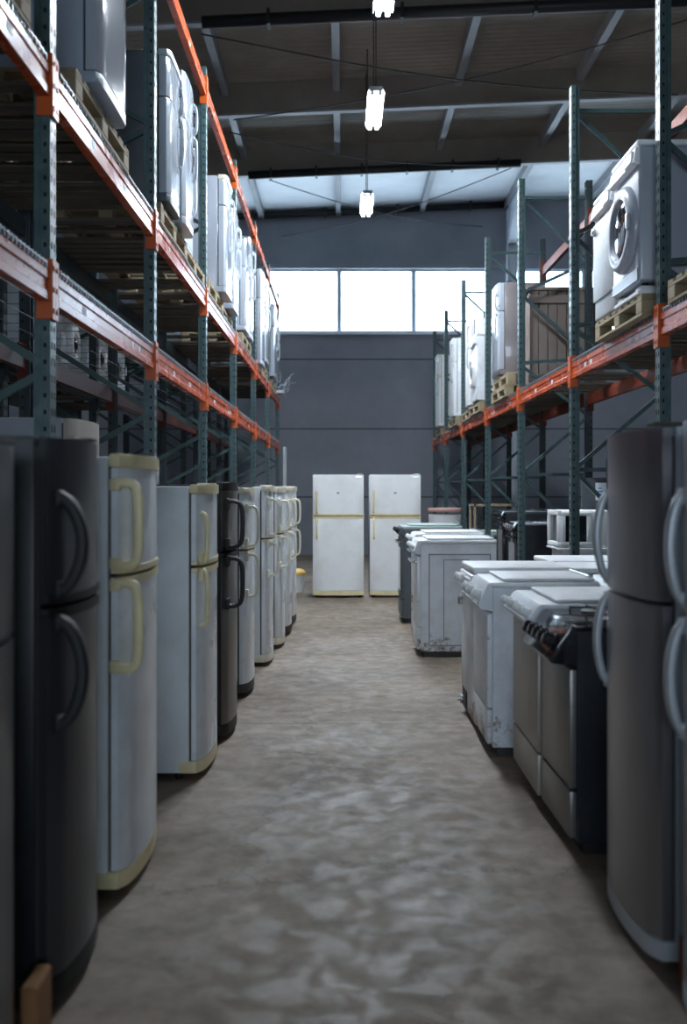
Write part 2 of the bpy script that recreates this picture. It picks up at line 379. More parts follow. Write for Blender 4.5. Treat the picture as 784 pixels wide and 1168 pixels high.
# ------------------------------------------------------------------ pallet racks
def upright_bm(h, hx=1, holes=True):
    """C-shaped upright: x from 0 (aisle face) to .075 away, hx=sign pointing away from aisle"""
    bm = bmesh.new(); w = .045; dpt = .075; t = .004
    def B(x0, x1, y0, y1, z0, z1, mi=0):
        bxb(bm, min(hx * x0, hx * x1), max(hx * x0, hx * x1), y0, y1, z0, z1, 0, mi=mi)
    B(0, t, -w, w, .012, h)                       # aisle face
    B(t, dpt * .55, -w, -w + t, .012, h); B(t, dpt * .55, w - t, w, .012, h)
    B(dpt * .55, dpt * .62, -w + .010, -w + .018, .012, h); B(dpt * .55, dpt * .62, w - .018, w - .010, .012, h)
    B(dpt * .62, dpt, -w + .006, -w + .014, .012, h); B(dpt * .62, dpt, w - .014, w - .006, .012, h)
    B(-.03, .11, -.07, .07, 0, .012)              # foot plate
    if holes:
        z = .25
        while z < h - .04:
            for yy in (-.022, .022): B(-.0012, .001, yy - .007, yy + .007, z - .016, z + .016, 1)
            B(.016, .030, -w - .0012, -w + .001, z - .012, z + .008, 1)
            z += .075
    return bm
def brace_bm(p, q, r=.017):
    bm = bmesh.new(); p = Vector(p); q = Vector(q)
    d = (q - p).normalized(); up = Vector((0, 1, 0)); n = d.cross(up)
    # channel section
    for a, b_, c, e in ((-.018, .018, -.003, .003), (-.018, -.013, .003, .024), (.013, .018, .003, .024)):
        vs = []
        for P_ in (p, q):
            for (s, t) in ((a, c), (b_, c), (b_, e), (a, e)): vs.append(bm.verts.new(P_ + n * s + up * t))
        for f in ((0, 1, 2, 3), (7, 6, 5, 4), (0, 4, 5, 1), (1, 5, 6, 2), (2, 6, 7, 3), (3, 7, 4, 0)): bm.faces.new([vs[i] for i in f])
    return bm
def beam_bm(y0, y1, z0, h, hx, bevel=True):
    """box beam with a recessed step, aisle face at x=0"""
    prof = [(0, 0), (.05, 0), (.05, h - .028), (.036, h - .028), (.036, h), (0, h), (0, h * .72), (.007, h * .66), (.007, h * .34), (0, h * .28)]
    bm = bmesh.new(); pts = [(hx * a, z0 + b_) for a, b_ in prof]
    lo = [bm.verts.new((a, y0, b_)) for a, b_ in pts]; hi = [bm.verts.new((a, y1, b_)) for a, b_ in pts]
    bm.faces.new(lo[::-1]); bm.faces.new(hi); n = len(pts)
    for i in range(n): bm.faces.new((lo[i], lo[(i + 1) % n], hi[(i + 1) % n], hi[i]))
    return bm
def conn_bm(y, z0, z1, hx, sgn):
    bm = bmesh.new()
    def B(x0, x1, y0, y1, a, b_):
        bxb(bm, min(hx * x0, hx * x1), max(hx * x0, hx * x1), min(y0, y1), max(y0, y1), a, b_, .002, 1)
    B(-.012, -.006, y, y + sgn * .044, z0, z1)                # plate wrapped on the upright's aisle face
    B(-.012, .062, y + sgn * .046, y + sgn * .052, z0, z1)     # plate on its side, where the beam is welded
    for k in range(3):
        zz = z0 + .04 + k * (z1 - z0 - .08) / 2
        B(-.016, -.011, y + sgn * .014, y + sgn * .03, zz - .012, zz + .012)
    return bm
def deck_bm(y0, y1, z, x0, x1, seed, dense=.82):
    rnd = random.Random(seed); bm = bmesh.new(); y = y0 + .02
    while y < y1 - .1:
        w = rnd.uniform(.085, .14)
        if rnd.random() < dense: bxb(bm, x0, x1, y, min(y + w, y1 - .02), z + .001, z + .022)
        y += w + rnd.choice((.02, .03, .045, .09))
    # support battens and wire edge teeth
    return bm
def teeth_bm(y0, y1, z, x):
    bm = bmesh.new(); y = y0 + .05
    while y < y1 - .05:
        bxb(bm, x - .003, x + .003, y - .003, y + .003, z, z + .034); y += .05
    bxb(bm, x - .0025, x + .0025, y0 + .05, y1 - .05, z + .022, z + .027)
    return bm

def rack(name, label, hx, XF, XRr, ys, height, levels, nodes, rear_top=None, rmats=(), bmat=None, fmat=None, skip=None):
    bmat = bmat or TEAL
    root = thing(name, label, 'pallet rack', (XF, 0, 0))
    dep = abs(XRr - XF)
    fm = None
    for i, y in enumerate(ys):
        u = obj('upright', upright_bm(height, hx), [fmat or TEAL, HOLE], root) if fm is None else None
        if u is None:
            u = bpy.data.objects.new('upright', fm); C.objects.link(u); u.parent = root
        else: fm = u.data; rm = None
        u.location = (0, y, 0)
        if i == 0:
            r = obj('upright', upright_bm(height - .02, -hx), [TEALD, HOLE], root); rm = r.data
        else:
            r = bpy.data.objects.new('upright', rm); C.objects.link(r); r.parent = root
        r.location = (hx * dep, y, 0)
        r['label'] = 'dark rear upright'
        fr, re = nodes
        a0 = hx * .06; a1 = hx * (dep - .06)
        segs = []
        for k in range(len(re)): segs += [((a0, 0, fr[k]), (a1, 0, re[k])), ((a1, 0, re[k] - .05), (a0, 0, fr[k + 1] + .05))]
        for hz in (fr[0], fr[-2], .22): segs.append(((a0, .0, hz + .03), (a1, .0, hz + .03)))
        for p, q in segs:
            if skip and skip[0] < (p[2] + q[2]) / 2 < skip[1]: continue
            obj('brace', brace_bm(p, q), bmat, u)
    # beams
    for li, (z0, h, cz0, cz1, bays, deck) in enumerate(levels):
        for bi in bays:
            y0 = ys[bi] + .054; y1 = ys[bi + 1] - .054
            for xx, sgx, front in ((0, hx, True), (hx * dep, -hx, False)):
                if not front and li == len(levels) - 1 and rear_top is None and not deck: continue
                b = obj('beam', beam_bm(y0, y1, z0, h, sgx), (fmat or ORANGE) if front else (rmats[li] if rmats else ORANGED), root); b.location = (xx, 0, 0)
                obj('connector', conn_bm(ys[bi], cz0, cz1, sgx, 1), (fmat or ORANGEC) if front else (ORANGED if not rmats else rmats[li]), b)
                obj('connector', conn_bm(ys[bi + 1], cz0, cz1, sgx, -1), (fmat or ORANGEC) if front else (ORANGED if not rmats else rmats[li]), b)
                if front:
                    for t in ((.22, .72, .80) if (bi + li) % 2 else (.3, .62)):
                        yy = y0 + t * (y1 - y0); bm = bmesh.new()
                        xa = sgx * .0055; xb = sgx * .0075
                        bxb(bm, min(xa, xb), max(xa, xb), yy - .035, yy + .035, z0 + h * .36, z0 + h * .64)
                        obj('sticker', bm, STICK, b)
            if deck:
                if deck == 'wire':
                    dx = (.0, dep) if hx > 0 else (-dep, .0)
                    bmw = bmesh.new()
                    yy = y0 + .1
                    while yy < y1: bxb(bmw, dx[0], dx[1], yy - .0015, yy + .0015, z0 + h + .001, z0 + h + .004); yy += .3
                    for q in range(5):
                        xx = dx[0] + (q + .5) * dep / 5; bxb(bmw, xx - .0015, xx + .0015, y0, y1, z0 + h + .0045, z0 + h + .0075)
                    d = obj('wire_deck', bmw, TEALD, root)
                else: d = obj('deck', deck_bm(y0 - .04, y1 + .04, z0 + h, *( (.0, dep) if hx > 0 else (-dep, .0)), seed=bi * 7 + li), WOODD, root)
                obj('wire_edge', teeth_bm(y0, y1, z0 + h, hx * .004 - hx * .008), GALV, d)
    if rear_top:
        for bi in rear_top[1]:
            b = obj('beam', beam_bm(ys[bi] + .054, ys[bi + 1] - .054, rear_top[0], .13, -hx), ORANGED, root); b.location = (hx * dep, 0, 0)
            obj('connector', conn_bm(ys[bi], rear_top[0] - .07, rear_top[0] + .2, -hx, 1), ORANGED, b)
            obj('connector', conn_bm(ys[bi + 1], rear_top[0] - .07, rear_top[0] + .2, -hx, -1), ORANGED, b)
    return root
LY = [1.83, 4.50, 6.96, 9.58, 12.25, 15.0, 17.8, 20.5]
RY = [3.72, 6.41, 8.87, 11.5, 14.15, 17.0, 19.85, 22.35]
XLF, XLR, XRF, XRR = -1.31, -2.25, 2.03, 2.88
L1Z, L2Z, L3Z = 2.32, 3.235, 5.26; BH = .135
R1Z = 2.465
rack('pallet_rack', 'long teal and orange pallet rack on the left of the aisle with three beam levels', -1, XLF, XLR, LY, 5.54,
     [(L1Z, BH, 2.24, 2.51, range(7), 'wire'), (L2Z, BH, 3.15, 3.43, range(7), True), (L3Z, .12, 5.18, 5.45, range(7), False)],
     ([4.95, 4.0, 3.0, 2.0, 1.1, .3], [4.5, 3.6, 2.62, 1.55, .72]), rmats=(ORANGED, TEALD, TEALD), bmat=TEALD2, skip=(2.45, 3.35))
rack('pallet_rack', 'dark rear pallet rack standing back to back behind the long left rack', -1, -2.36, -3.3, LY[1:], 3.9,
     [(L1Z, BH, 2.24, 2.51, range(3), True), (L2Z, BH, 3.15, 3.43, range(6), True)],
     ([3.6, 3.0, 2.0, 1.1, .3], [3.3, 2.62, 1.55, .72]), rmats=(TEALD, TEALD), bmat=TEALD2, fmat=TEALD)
rack('pallet_rack', 'teal and orange pallet rack on the right of the aisle with one loaded beam level', 1, XRF, XRR, RY, 5.07,
     [(R1Z, BH, 2.39, 2.67, range(7), True)],
     ([4.83, 3.72, 2.9, 1.63, .2], [4.15, 3.05, 2.36, .88]), rear_top=(4.53, (0, 1, 2, 3)))
DL1, DL2, DR1 = L1Z + BH + .022, L2Z + BH + .022, R1Z + BH + .022

# ------------------------------------------------------------------ pallets
def make_pallet():
    """local: 1.2 long in y (along the aisle), .8 deep in x, origin at base centre"""
    t = thing('wooden_pallet', 'x', 'pallet')
    rnd = random.Random(3)
    bm = bmesh.new()
    y = -.6
    for k in range(8):
        w = .105; bxb(bm, -.4, .4, y, y + w, .122, .144, .002, 1); y += (1.2 - .105) / 7
    for x in (-.4, -.05, .3): bxb(bm, x, x + .1, -.6, .6, .100, .1215, .002, 1)
    obj('deck_boards', bm, WOOD, t)
    bm = bmesh.new()
    for x in (-.4, -.05, .3): bxb(bm, x, x + .1, -.6, .6, 0, .02, .002, 1)
    obj('bottom_boards', bm, WOOD, t)
    bme = None
    for x in (-.35, 0, .35):
        for y in (-.535, 0, .535):
            if bme is None:
                bm = bmesh.new(); bxb(bm, -.05, .05, -.065, .065, .0205, .0995, .004, 1)
                o = obj('block', bm, WOOD, t); bme = o.data
            else:
                o = bpy.data.objects.new('block', bme); C.objects.link(o); o.parent = t
            o.location = (x, y, 0)
    return t
PAL = make_pallet(); pal_used = [False]
def pallet(x, y, z, label, group, rz=0):
    if not pal_used[0]:
        pal_used[0] = True; PAL.location = (x, y, z); PAL.rotation_euler = (0, 0, rz); PAL['label'] = label; PAL['group'] = group; return PAL
    return dup(PAL, (x, y, z), rz, label, group)
PH = .144

# ------------------------------------------------------------------ fridges
def outline(w, yb, yf, bulge, n=14, r=.02):
    """door plan: back edge at yb, bowed front reaching yf in the middle"""
    pts = [(w / 2, yb), (-w / 2, yb)]
    for i in range(n + 1):
        t = -1 + 2 * i / n
        e = max(0, abs(t) - .86) / .14
        pts.append((t * w / 2, yf + bulge * t * t + r * e * e))
    return pts[::-1] if False else pts
def fridge(label, loc, rz, w=.6, D=.56, h=1.6, split=1.15, body=WHITEP, door=WHITE, trim=CREAM, hand=CREAM, cap=True, bulge=.035,
           dd=.09, rail=True, hz=None, hw=.034, ht=.022, out=.06, style='bow', name='refrigerator', group=None, cat='refrigerator', base=None, oneh=False, hside=-1, slots=False, hin=.055, liner=None):
    t = thing(name, label, cat, loc, rz, group)
    base = base or trim
    yf = -D / 2; yb = yf + dd
    bm = bmesh.new(); bxb(bm, -w / 2, w / 2, yb, D / 2, .035, h - (.0 if not cap else .006), .008, 2)
    bod = obj('cabinet', bm, body, t, True)
    bm = bmesh.new(); bxb(bm, -w / 2 + .012, w / 2 - .012, yb - .010, yb - .0005, .06, h - .03); obj('gasket', bm, GASK, t)
    z0 = .10
    ybd = yf + bulge + .022 if liner else yb - .011
    d1 = bmesh.new(); prism(d1, outline(w, ybd, yf, bulge), z0, split - .006, .004); d1 = obj('door', d1, door, t, True)
    ztop = h - (.046 if cap else .004)
    d2 = bmesh.new(); prism(d2, outline(w, ybd, yf, bulge), split + .006, ztop, .004); d2 = obj('freezer_door', d2, door, t, True)
    if liner:
        for dd_, za, zb in ((d1, z0, split - .006), (d2, split + .006, ztop)):
            bm = bmesh.new(); bxb(bm, -w / 2, w / 2, ybd + .0005, yb - .0105, za, zb, .003, 1); obj('door_liner', bm, liner, dd_)
    if cap:
        bm = bmesh.new(); prism(bm, outline(w + .012, yb - .005, yf - .008, bulge), ztop + .001, h + .004, .008); obj('top_cap', bm, trim, t, True)
    if rail:
        bm = bmesh.new(); prism(bm, outline(w + .006, yb - .016, yf - .006, bulge), split + .006, split + .030, .004); obj('door_trim', bm, trim, d2, True)
        bm = bmesh.new(); prism(bm, outline(w + .006, yb - .016, yf - .006, bulge), split - .034, split - .006, .004); obj('door_trim', bm, trim, d1, True)
    bm = bmesh.new(); prism(bm, outline(w + .004, yb + .05, yf + .0, bulge), .035, z0 - .004, .005); obj('kick_plate', bm, base, t, True)
    for sx in (-1, 1):
        for yy in (yb + .06, D / 2 - .05):
            bm = bmesh.new(); cyl(bm, (sx * (w / 2 - .05), yy, 0), (sx * (w / 2 - .05), yy, .036), .02, 12); obj('foot', bm, BLACKP, t)
    bm = bmesh.new(); bxb(bm, -hside * (w / 2 - .09), -hside * (w / 2 - .02), yf + .03, yb + .04, h + .0045, h + .014, .002, 1) if not hside > 0 else bxb(bm, -(w / 2 - .02), -(w / 2 - .09), yf + .03, yb + .04, h + .0045, h + .014, .002, 1)
    obj('top_hinge', bm, GASK if body is not WHITEP else CREAML, t)
    hx = hside * (w / 2 - hin); tt = abs(hx) / (w / 2); ys = yf + bulge * tt * tt + .004
    hz = hz or ((h - .12, split + .02), (split - .02, split - .36))
    for (za, zb), dr in zip(hz, (d2, d1)):
        bm = bmesh.new(); o_ = out
        if style == 'edge':
            hx = hside * (w / 2 + .004); y0_ = yf + bulge + .038; yo = yf + bulge - o_
            P = smooth_path([(hx, y0_, za), (hx, yo + .02, za), (hx, yo, za - .03), (hx, yo - .003, (za + zb) / 2), (hx, yo, zb + .03), (hx, yo + .02, zb), (hx, y0_, zb)], 2)
            sweep(bm, P, (1, 0, 0), hw, ht, 12)
            for zz, s in ((za, -1), (zb, 1)):
                bxb(bm, hx - hw * .5, hx + hw * .5, y0_ - .03, y0_ + .008, min(zz - s * .012, zz + s * .03), max(zz - s * .012, zz + s * .03), .004, 2)
        elif style == 'bow':
            P = [(hx, ys, za), (hx, ys - o_ * .7, za - .003), (hx, ys - o_, za - .03), (hx, ys - o_ - .004, (za + zb) / 2), (hx, ys - o_, zb + .03), (hx, ys - o_ * .7, zb + .003), (hx, ys, zb)]
            P = smooth_path(P, 2)
            sweep(bm, P, (1, 0, 0), hw, ht, 12)
            for zz in (za, zb):
                s = -1 if zz == za else 1
                bxb(bm, hx - hw * .7, hx + hw * .7, ys - .018, ys + .004, min(zz - .016, zz + s * .05), max(zz + .016, zz + s * .05), .005, 2)
        elif style == 'arc':
            P = []
            for q in range(15):
                u = q / 14; P.append((hx, ys + .004 - (o_ + .004) * math.sin(PI * u) ** .55, za + (zb - za) * u))
            sweep(bm, P, (1, 0, 0), hw, ht, 12)
            bxb(bm, hx - hw * .55, hx + hw * .55, ys - .012, ys + .006, za - .035, za + .012, .005, 2); bxb(bm, hx - hw * .55, hx + hw * .55, ys - .012, ys + .006, zb - .012, zb + .035, .005, 2)
        else:   # slim: anchored broad at the split, arcs to the far tip
            top, bot = (za, zb)
            P = smooth_path([(hx, ys, top), (hx, ys - o_ * .8, top - .012 * (1)), (hx, ys - o_, top - .06), (hx, ys - o_ * 1.05, (top + bot) / 2), (hx, ys - o_, bot + .06), (hx, ys - o_ * .8, bot + .01), (hx, ys, bot)], 2)
            sweep(bm, P, (1, 0, 0), hw, ht, 12)
            zz = bot if dr is d2 else top; s = 1 if dr is d2 else -1
            bxb(bm, hx - hw * 1.1, hx + hw * .6, ys - .016, ys + .004, min(zz, zz + s * .06) , max(zz, zz + s * .06), .005, 2)
        obj('handle', bm, hand, dr, True)
    if slots:
        for k in range(3):
            bm = bmesh.new(); bxb(bm, -w / 2 + .05, -w / 2 + .14, yf + .02, yf + .05, h - .2 - k * .06, h - .17 - k * .06); obj('vent_slot', bm, GASK, t)
    return t
RZL = PI / 2; RZR = -PI / 2
def Lrow(y0, y1, xf, D, **kw):   # faces +X
    w = y1 - y0; lab = kw.pop('label')
    return fridge(lab, (xf - D / 2, (y0 + y1) / 2, kw.pop('z', 0)), RZL, w=w, D=D, **kw)
G = 'refrigerators in the left row'
Lrow(1.93, 2.54, -.80, .50, label='dark grey refrigerator cut off at the left edge, nearest in the left row', h=1.585, split=1.11, body=BLACKS, door=DSTEEL, trim=DSTEEL, hand=BLACKP, cap=False, rail=False, base=BLACKP, liner=BLACKP, hin=.03, group=G)
Lrow(2.79, 3.28, -.775, .50, label='black sided refrigerator with dark doors and bowed black handles, second in the left row', h=1.625, split=1.145, body=BLACKS, door=DSTEEL, trim=BLACKP, hand=BLACKP, cap=False, base=BLACKP, hw=.05, ht=.034, out=.07, hz=((1.46, 1.18), (1.11, .80)), style='arc', hin=.03, liner=BLACKP, group=G)
Lrow(3.58, 4.22, -.755, .54, label='white refrigerator with thick yellowed handles and yellowed top cap, nearest white one on the left', h=1.60, split=1.165, hz=((1.50, 1.20), (1.14, .83)), hw=.03, ht=.034, out=.055, style='edge', group=G)
Lrow(5.05, 5.70, -.69, .56, label='white refrigerator with slim curved yellowed handles and a wide scratched side panel', h=1.50, split=1.085, hz=((1.36, 1.10), (1.07, .78)), style='slim', hw=.034, ht=.022, out=.034, hin=.025, group=G)
Lrow(5.83, 6.38, -.655, .54, label='brown-grey refrigerator with big black strap handles between white ones', h=1.515, split=1.11, body=BLACKS, door=BROWNST, trim=BLACKP, hand=BLACKP, hz=((1.41, 1.14), (1.075, .79)), hw=.075, ht=.026, out=.09, hin=.045, liner=BLACKP, group=G)
Lrow(7.05, 7.62, -.655, .55, label='white refrigerator just behind the brown-grey one, cream loop handles', h=1.49, split=1.05, trim=CREAML, hand=CREAML, hz=((1.36, 1.08), (1.02, .72)), out=.085, body=WHITEC, base=GASK, hin=.03, group=G)
Lrow(8.32, 8.88, -.60, .56, label='white refrigerator with a flat white side and cream handles, fourth white one on the left', h=1.51, split=1.07, trim=CREAML, hand=CREAML, hz=((1.40, 1.10), (1.04, .76)), out=.085, hin=.03, base=CREAML, group=G)
Lrow(9.27, 9.84, -.555, .56, label='white refrigerator third from the far end of the left row', h=1.50, split=1.07, trim=CREAML, hand=CREAML, hz=((1.38, 1.1), (1.04, .76)), out=.085, hin=.03, base=CREAML, group=G)
Lrow(10.05, 10.62, -.53, .56, label='white refrigerator second from the far end of the left row', h=1.50, split=1.08, trim=CREAML, hand=CREAML, hz=((1.38, 1.11), (1.05, .77)), out=.085, hin=.03, base=GASK, group=G)
Lrow(10.85, 11.45, -.52, .56, label='white refrigerator at the far end of the left row, loop handles beyond all others', h=1.51, split=1.08, trim=CREAML, hand=CREAML, hz=((1.38, 1.11), (1.05, .77)), out=.085, hin=.03, base=GASK, group=G)
# right-hand steel fridges
GR = 'steel refrigerators on the right'
for lab, y0, y1, xf in (('grey steel refrigerator with bowed grey handles, next to the black stove', 3.03, 3.60, .925), ('grey steel refrigerator cut off at the right edge, nearest to the viewer', 2.22, 2.84, .935)):
    fridge(lab, (xf + .29, (y0 + y1) / 2, 0), RZR, w=y1 - y0, D=.58, h=1.668, split=1.125, body=STEELS, door=STEEL, trim=GREYPL, hand=GREYPL, cap=False, rail=False, bulge=.03,
           hz=((1.465, 1.15), (1.10, .78)), hw=.045, ht=.026, out=.04, style='arc', hin=.03, base=GREYPL, group=GR)
# the pair by the far wall
def far_fridge(lab, xc, w=.70):
    t = fridge(lab, (xc, 13.67 + .34, 0), 0, w=w, D=.66, h=1.695, split=1.125, body=WHITEP, door=BRIGHTW, trim=CREAM, hand=CREAM, cap=False, rail=True, bulge=.006, dd=.07,
               hz=((1.46, 1.17), (1.08, .82)), hw=.022, ht=.02, out=.035, base=CREAM, group='white refrigerators at the end of the aisle')
    bm = bmesh.new(); bxb(bm, w / 2 - .11, w / 2 - .03, -.334, -.329, 1.655, 1.672); obj('badge', bm, CHROME, t)
    bm = bmesh.new(); bxb(bm, -.02, .015, -.3335, -.3295, 1.43, 1.455); obj('magnet', bm, GREYM, t)
    return t
far_fridge('white refrigerator facing down the aisle, left of the pair', -.06)
far_fridge('white refrigerator facing down the aisle, right of the pair', .725)

# ------------------------------------------------------------------ washers
def washer(label, loc, rz, w=.6, D=.58, h=.85, body=WHITE, group=None, slab=True, ring=.225, knobs=1, filt=False, doorm=None, name='washing_machine', zc=None, flat=False):
    t = thing(name, label, 'washing machine', loc, rz, group)
    yf = -D / 2
    bm = bmesh.new(); bxb(bm, -w / 2, w / 2, yf, D / 2, .02, h - .04, .02, 3); obj('cabinet', bm, body, t, True)
    for sx in (-1, 1):
        for sy in (-1, 1):
            bm = bmesh.new(); cyl(bm, (sx * (w / 2 - .06), sy * (D / 2 - .06), 0), (sx * (w / 2 - .06), sy * (D / 2 - .06), .03), .022, 12); obj('foot', bm, BLACKP, t)
    bm = bmesh.new(); bxb(bm, -w / 2 - .006, w / 2 + .006, yf - .012, D / 2 + .002, h - .039, h, .012, 3); obj('top_panel', bm, TOPW if body is not GREYM else GREYM, t, True)
    # slanted fascia
    bm = bmesh.new(); prism(bm, [(yf + .01, h - .045), (yf - .02, h - .055), (yf - .035, h - .15), (yf + .01, h - .165)], -w / 2 + .003, w / 2 - .003, .004, axis='x'); f = obj('control_panel', bm, TOPW, t, True)
    bm = bmesh.new(); bxb(bm, w / 2 - .2, w / 2 - .03, yf - .043, yf - .022, h - .145, h - .07, .004, 1); obj('detergent_drawer', bm, BRIGHTW, f)
    for k in range(knobs):
        xk = -w / 2 + .1 + k * .12
        bm = bmesh.new(); lathe(bm, [(.034, 0), (.034, .012), (.026, .02), (.024, .045), (.018, .05)], (xk, yf - .022, h - .10), (0, -1, .25), 22); obj('knob', bm, BRIGHTW, f, True)
    zc = zc or (h - .17) * .55
    if flat:
        bm = bmesh.new(); bxb(bm, -w / 2 + .006, w / 2 - .006, yf - .014, yf - .001, .17, h - .2, .006, 2); fp = obj('front_panel', bm, body, t, True)
        bm = bmesh.new(); lathe(bm, [(.03, 0), (.03, .02), (.02, .03)], (-w / 2 + .06, yf - .014, h - .26), (0, -1, 0), 18); obj('latch', bm, CHROME, fp, True)
        if not filt: return t
        bm = bmesh.new(); bxb(bm, -w / 2 + .02, -w / 2 + .22, yf - .011, yf - .004, .04, .2, .003, 1); obj('filter_hatch', bm, GASK, t)
        bm = bmesh.new(); lathe(bm, [(.03, 0), (.03, .02), (.012, .022), (.012, .035)], (-w / 2 + .075, yf - .011, .085), (0, -1, 0), 18); obj('drain_filter', bm, CHROME, t, True)
        return t
    bm = bmesh.new(); R_ = ring
    lathe(bm, [(R_ + .03, 0), (R_ + .03, .02), (R_ + .01, .05), (R_ - .02, .062), (R_ - .055, .055), (R_ - .075, .03), (R_ - .08, .012)], (0, yf + .002, zc), (0, -1, 0), 48); d = obj('door', bm, doorm or BRIGHTW, t, True)
    bm = bmesh.new(); lathe(bm, [(R_ - .075, .0), (R_ - .08, .03), (R_ - .12, .045), (.04, .055), (.0, .056)], (0, yf, zc), (0, -1, 0), 40); obj('door_glass', bm, GLASSD, d, True)
    bm = bmesh.new(); bxb(bm, R_ - .03, R_ + .022, yf - .072, yf - .05, zc - .05, zc + .05, .006, 2); obj('door_handle', bm, GREYPL, d)
    bm = bmesh.new(); bxb(bm, -w / 2 + .01, w / 2 - .01, yf - .008, yf + .004, .03, .11, .003, 1); p = obj('plinth', bm, body, t)
    if filt:
        if not filt: return t
        bm = bmesh.new(); bxb(bm, -w / 2 + .02, -w / 2 + .22, yf - .011, yf - .004, .04, .2, .003, 1); obj('filter_hatch', bm, GASK, t)
        bm = bmesh.new(); lathe(bm, [(.03, 0), (.03, .02), (.012, .022), (.012, .035)], (-w / 2 + .075, yf - .011, .085), (0, -1, 0), 18); obj('drain_filter', bm, CHROME, t, True)
    return t

# ------------------------------------------------------------------ stoves
def stove(label, loc, rz, w=.6, D=.62, h=.93, side=WHITEC, front=WHITEC, top=TOPW, panel=TOPW, knobm=BRIGHTW, glass=True, group=None, emboss=False, lid=False, nk=5, slope=.05, base=GASK, ph=.10, drawer=True, kr=.022, rear=True, handle=True):
    t = thing('gas_stove', label, 'stove', loc, rz, group)
    yf = -D / 2
    bm = bmesh.new(); bxb(bm, -w / 2, w / 2, yf + .03, D / 2, .05, h - .03, .006, 2)
    obj('cabinet', bm, side, t, False)
    if emboss:
        bm = bmesh.new()
        for sx in (-1, 1):
            x0 = sx * w / 2
            for (ya, yb_, za, zb) in ((yf + .10, D / 2 - .05, .10, h - .12),):
                for q in ((ya, ya + .010, za, zb), (yb_ - .010, yb_, za, zb), (ya, yb_, za, za + .010), (ya, yb_, zb - .012, zb), (ya + .13, ya + .138, za + .05, zb - .05), (yb_ - .2, yb_ - .192, za + .05, zb - .05), (ya + .13, yb_ - .192, zb - .058, zb - .05)):
                    bxb(bm, min(x0, x0 + sx * .006), max(x0, x0 + sx * .006), *q)
        obj('side_seam', bm, GREYM, t)
    bm = bmesh.new(); bxb(bm, -w / 2 + .02, w / 2 - .02, yf + .06, D / 2 - .02, 0, .049); obj('base', bm, base, t)
    bm = bmesh.new(); bxb(bm, -w / 2 - .004, w / 2 + .004, yf + .012, D / 2 + .003, h - .029, h, .008, 2)
    obj('cooktop', bm, top, t, True)
    if lid:
        bm = bmesh.new(); bxb(bm, -w / 2 + .02, w / 2 - .02, yf + .09, D / 2 - .02, h + .004, h + .02, .006, 2); l = obj('lid', bm, top, t, True)
        bm = bmesh.new(); bxb(bm, -w / 2 + .012, -w / 2 + .019, yf + .12, yf + .42, h + .0045, h + .017); obj('lid_slot', bm, GASK, l)
        bm = bmesh.new(); bxb(bm, -w / 2 + .05, w / 2 - .05, D / 2 - .05, D / 2 - .02, h + .021, h + .035, .004, 1); obj('lid_hinge', bm, CHROME, l)
    else:
        for sx in (-.14, .14):
            for sy in (-.12, .14):
                bm = bmesh.new(); lathe(bm, [(.05, 0), (.05, .006), (.035, .012), (.0, .013)], (sx, sy + .02, h + .0005), (0, 0, 1), 20); b = obj('burner', bm, GREYD, t, True)
                bm = bmesh.new()
                for a in (0, PI / 2): 
                    dx, dy = math.cos(a) * .1, math.sin(a) * .1
                    cyl(bm, (sx - dx, sy + .02 - dy, h + .02), (sx + dx, sy + .02 + dy, h + .02), .004, 6)
                for dx, dy in ((.1, 0), (-.1, 0), (0, .1), (0, -.1)): cyl(bm, (sx + dx, sy + .02 + dy, h), (sx + dx, sy + .02 + dy, h + .024), .004, 6)
                obj('pan_support', bm, BLACKP, b)
    # sloping control panel
    bm = bmesh.new(); prism(bm, [(yf + .012, h - .004), (yf - .0, h - .012), (yf - slope, h - ph + .02), (yf - slope + .012, h - ph), (yf + .03, h - ph - .012), (yf + .03, h - .03)], -w / 2 - .003, w / 2 + .003, .006, axis='x')
    cp = obj('control_panel', bm, panel, t, True)
    for k in range(nk):
        xk = -w / 2 + .07 + k * (w - .14) / max(1, nk - 1)
        bm = bmesh.new(); lathe(bm, [(kr + .006, 0), (kr + .006, .006), (kr, .010), (kr * .9, .8 * kr + .022), (kr * .6, .8 * kr + .027)], (xk, yf - slope * .55 - .002, h - ph * .52), (0, -1, .45), 18); obj('knob', bm, knobm, cp, True)
    zt = h - ph - .025; zd = .27 if drawer else .08
    bm = bmesh.new(); bxb(bm, -w / 2 + .004, w / 2 - .004, yf, yf + .0295, zd, zt, .006, 2); d = obj('oven_door', bm, front, t, True)
    if glass:
        bm = bmesh.new(); bxb(bm, -w / 2 + .08, w / 2 - .08, yf - .004, yf + .002, zd + .08, zt - .12, .003, 1); obj('oven_window', bm, GLASSD, d)
    bm = bmesh.new()
    if handle: sweep(bm, smooth_path([(-w / 2 + .06, yf, zt - .05), (-w / 2 + .065, yf - .04, zt - .05), (-w / 2 + .11, yf - .045, zt - .05), (w / 2 - .11, yf - .045, zt - .05), (w / 2 - .065, yf - .04, zt - .05), (w / 2 - .06, yf, zt - .05)], 2), (0, 0, 1), .02, .014, 10)
    if handle: obj('door_handle', bm, CHROME if front is not BLACKG else BLACKP, d, True)
    if drawer:
        bm = bmesh.new(); bxb(bm, -w / 2 + .004, w / 2 - .004, yf, yf + .0295, .07, zd - .012, .006, 2); obj('drawer', bm, front, t, True)
    if rear:
        bm = bmesh.new(); bxb(bm, -w / 2 + .01, w / 2 - .01, D / 2 - .02, D / 2 + .003, h + .0005 if not lid else h + .0005, h + .0035, 0) if lid else bxb(bm, -w / 2 + .01, w / 2 - .01, D / 2 - .018, D / 2 + .0, h + .0005, h + .03, .003, 1)
        obj('back_rail', bm, top, t)
    return t
GS = 'stoves and washers on the right of the aisle'
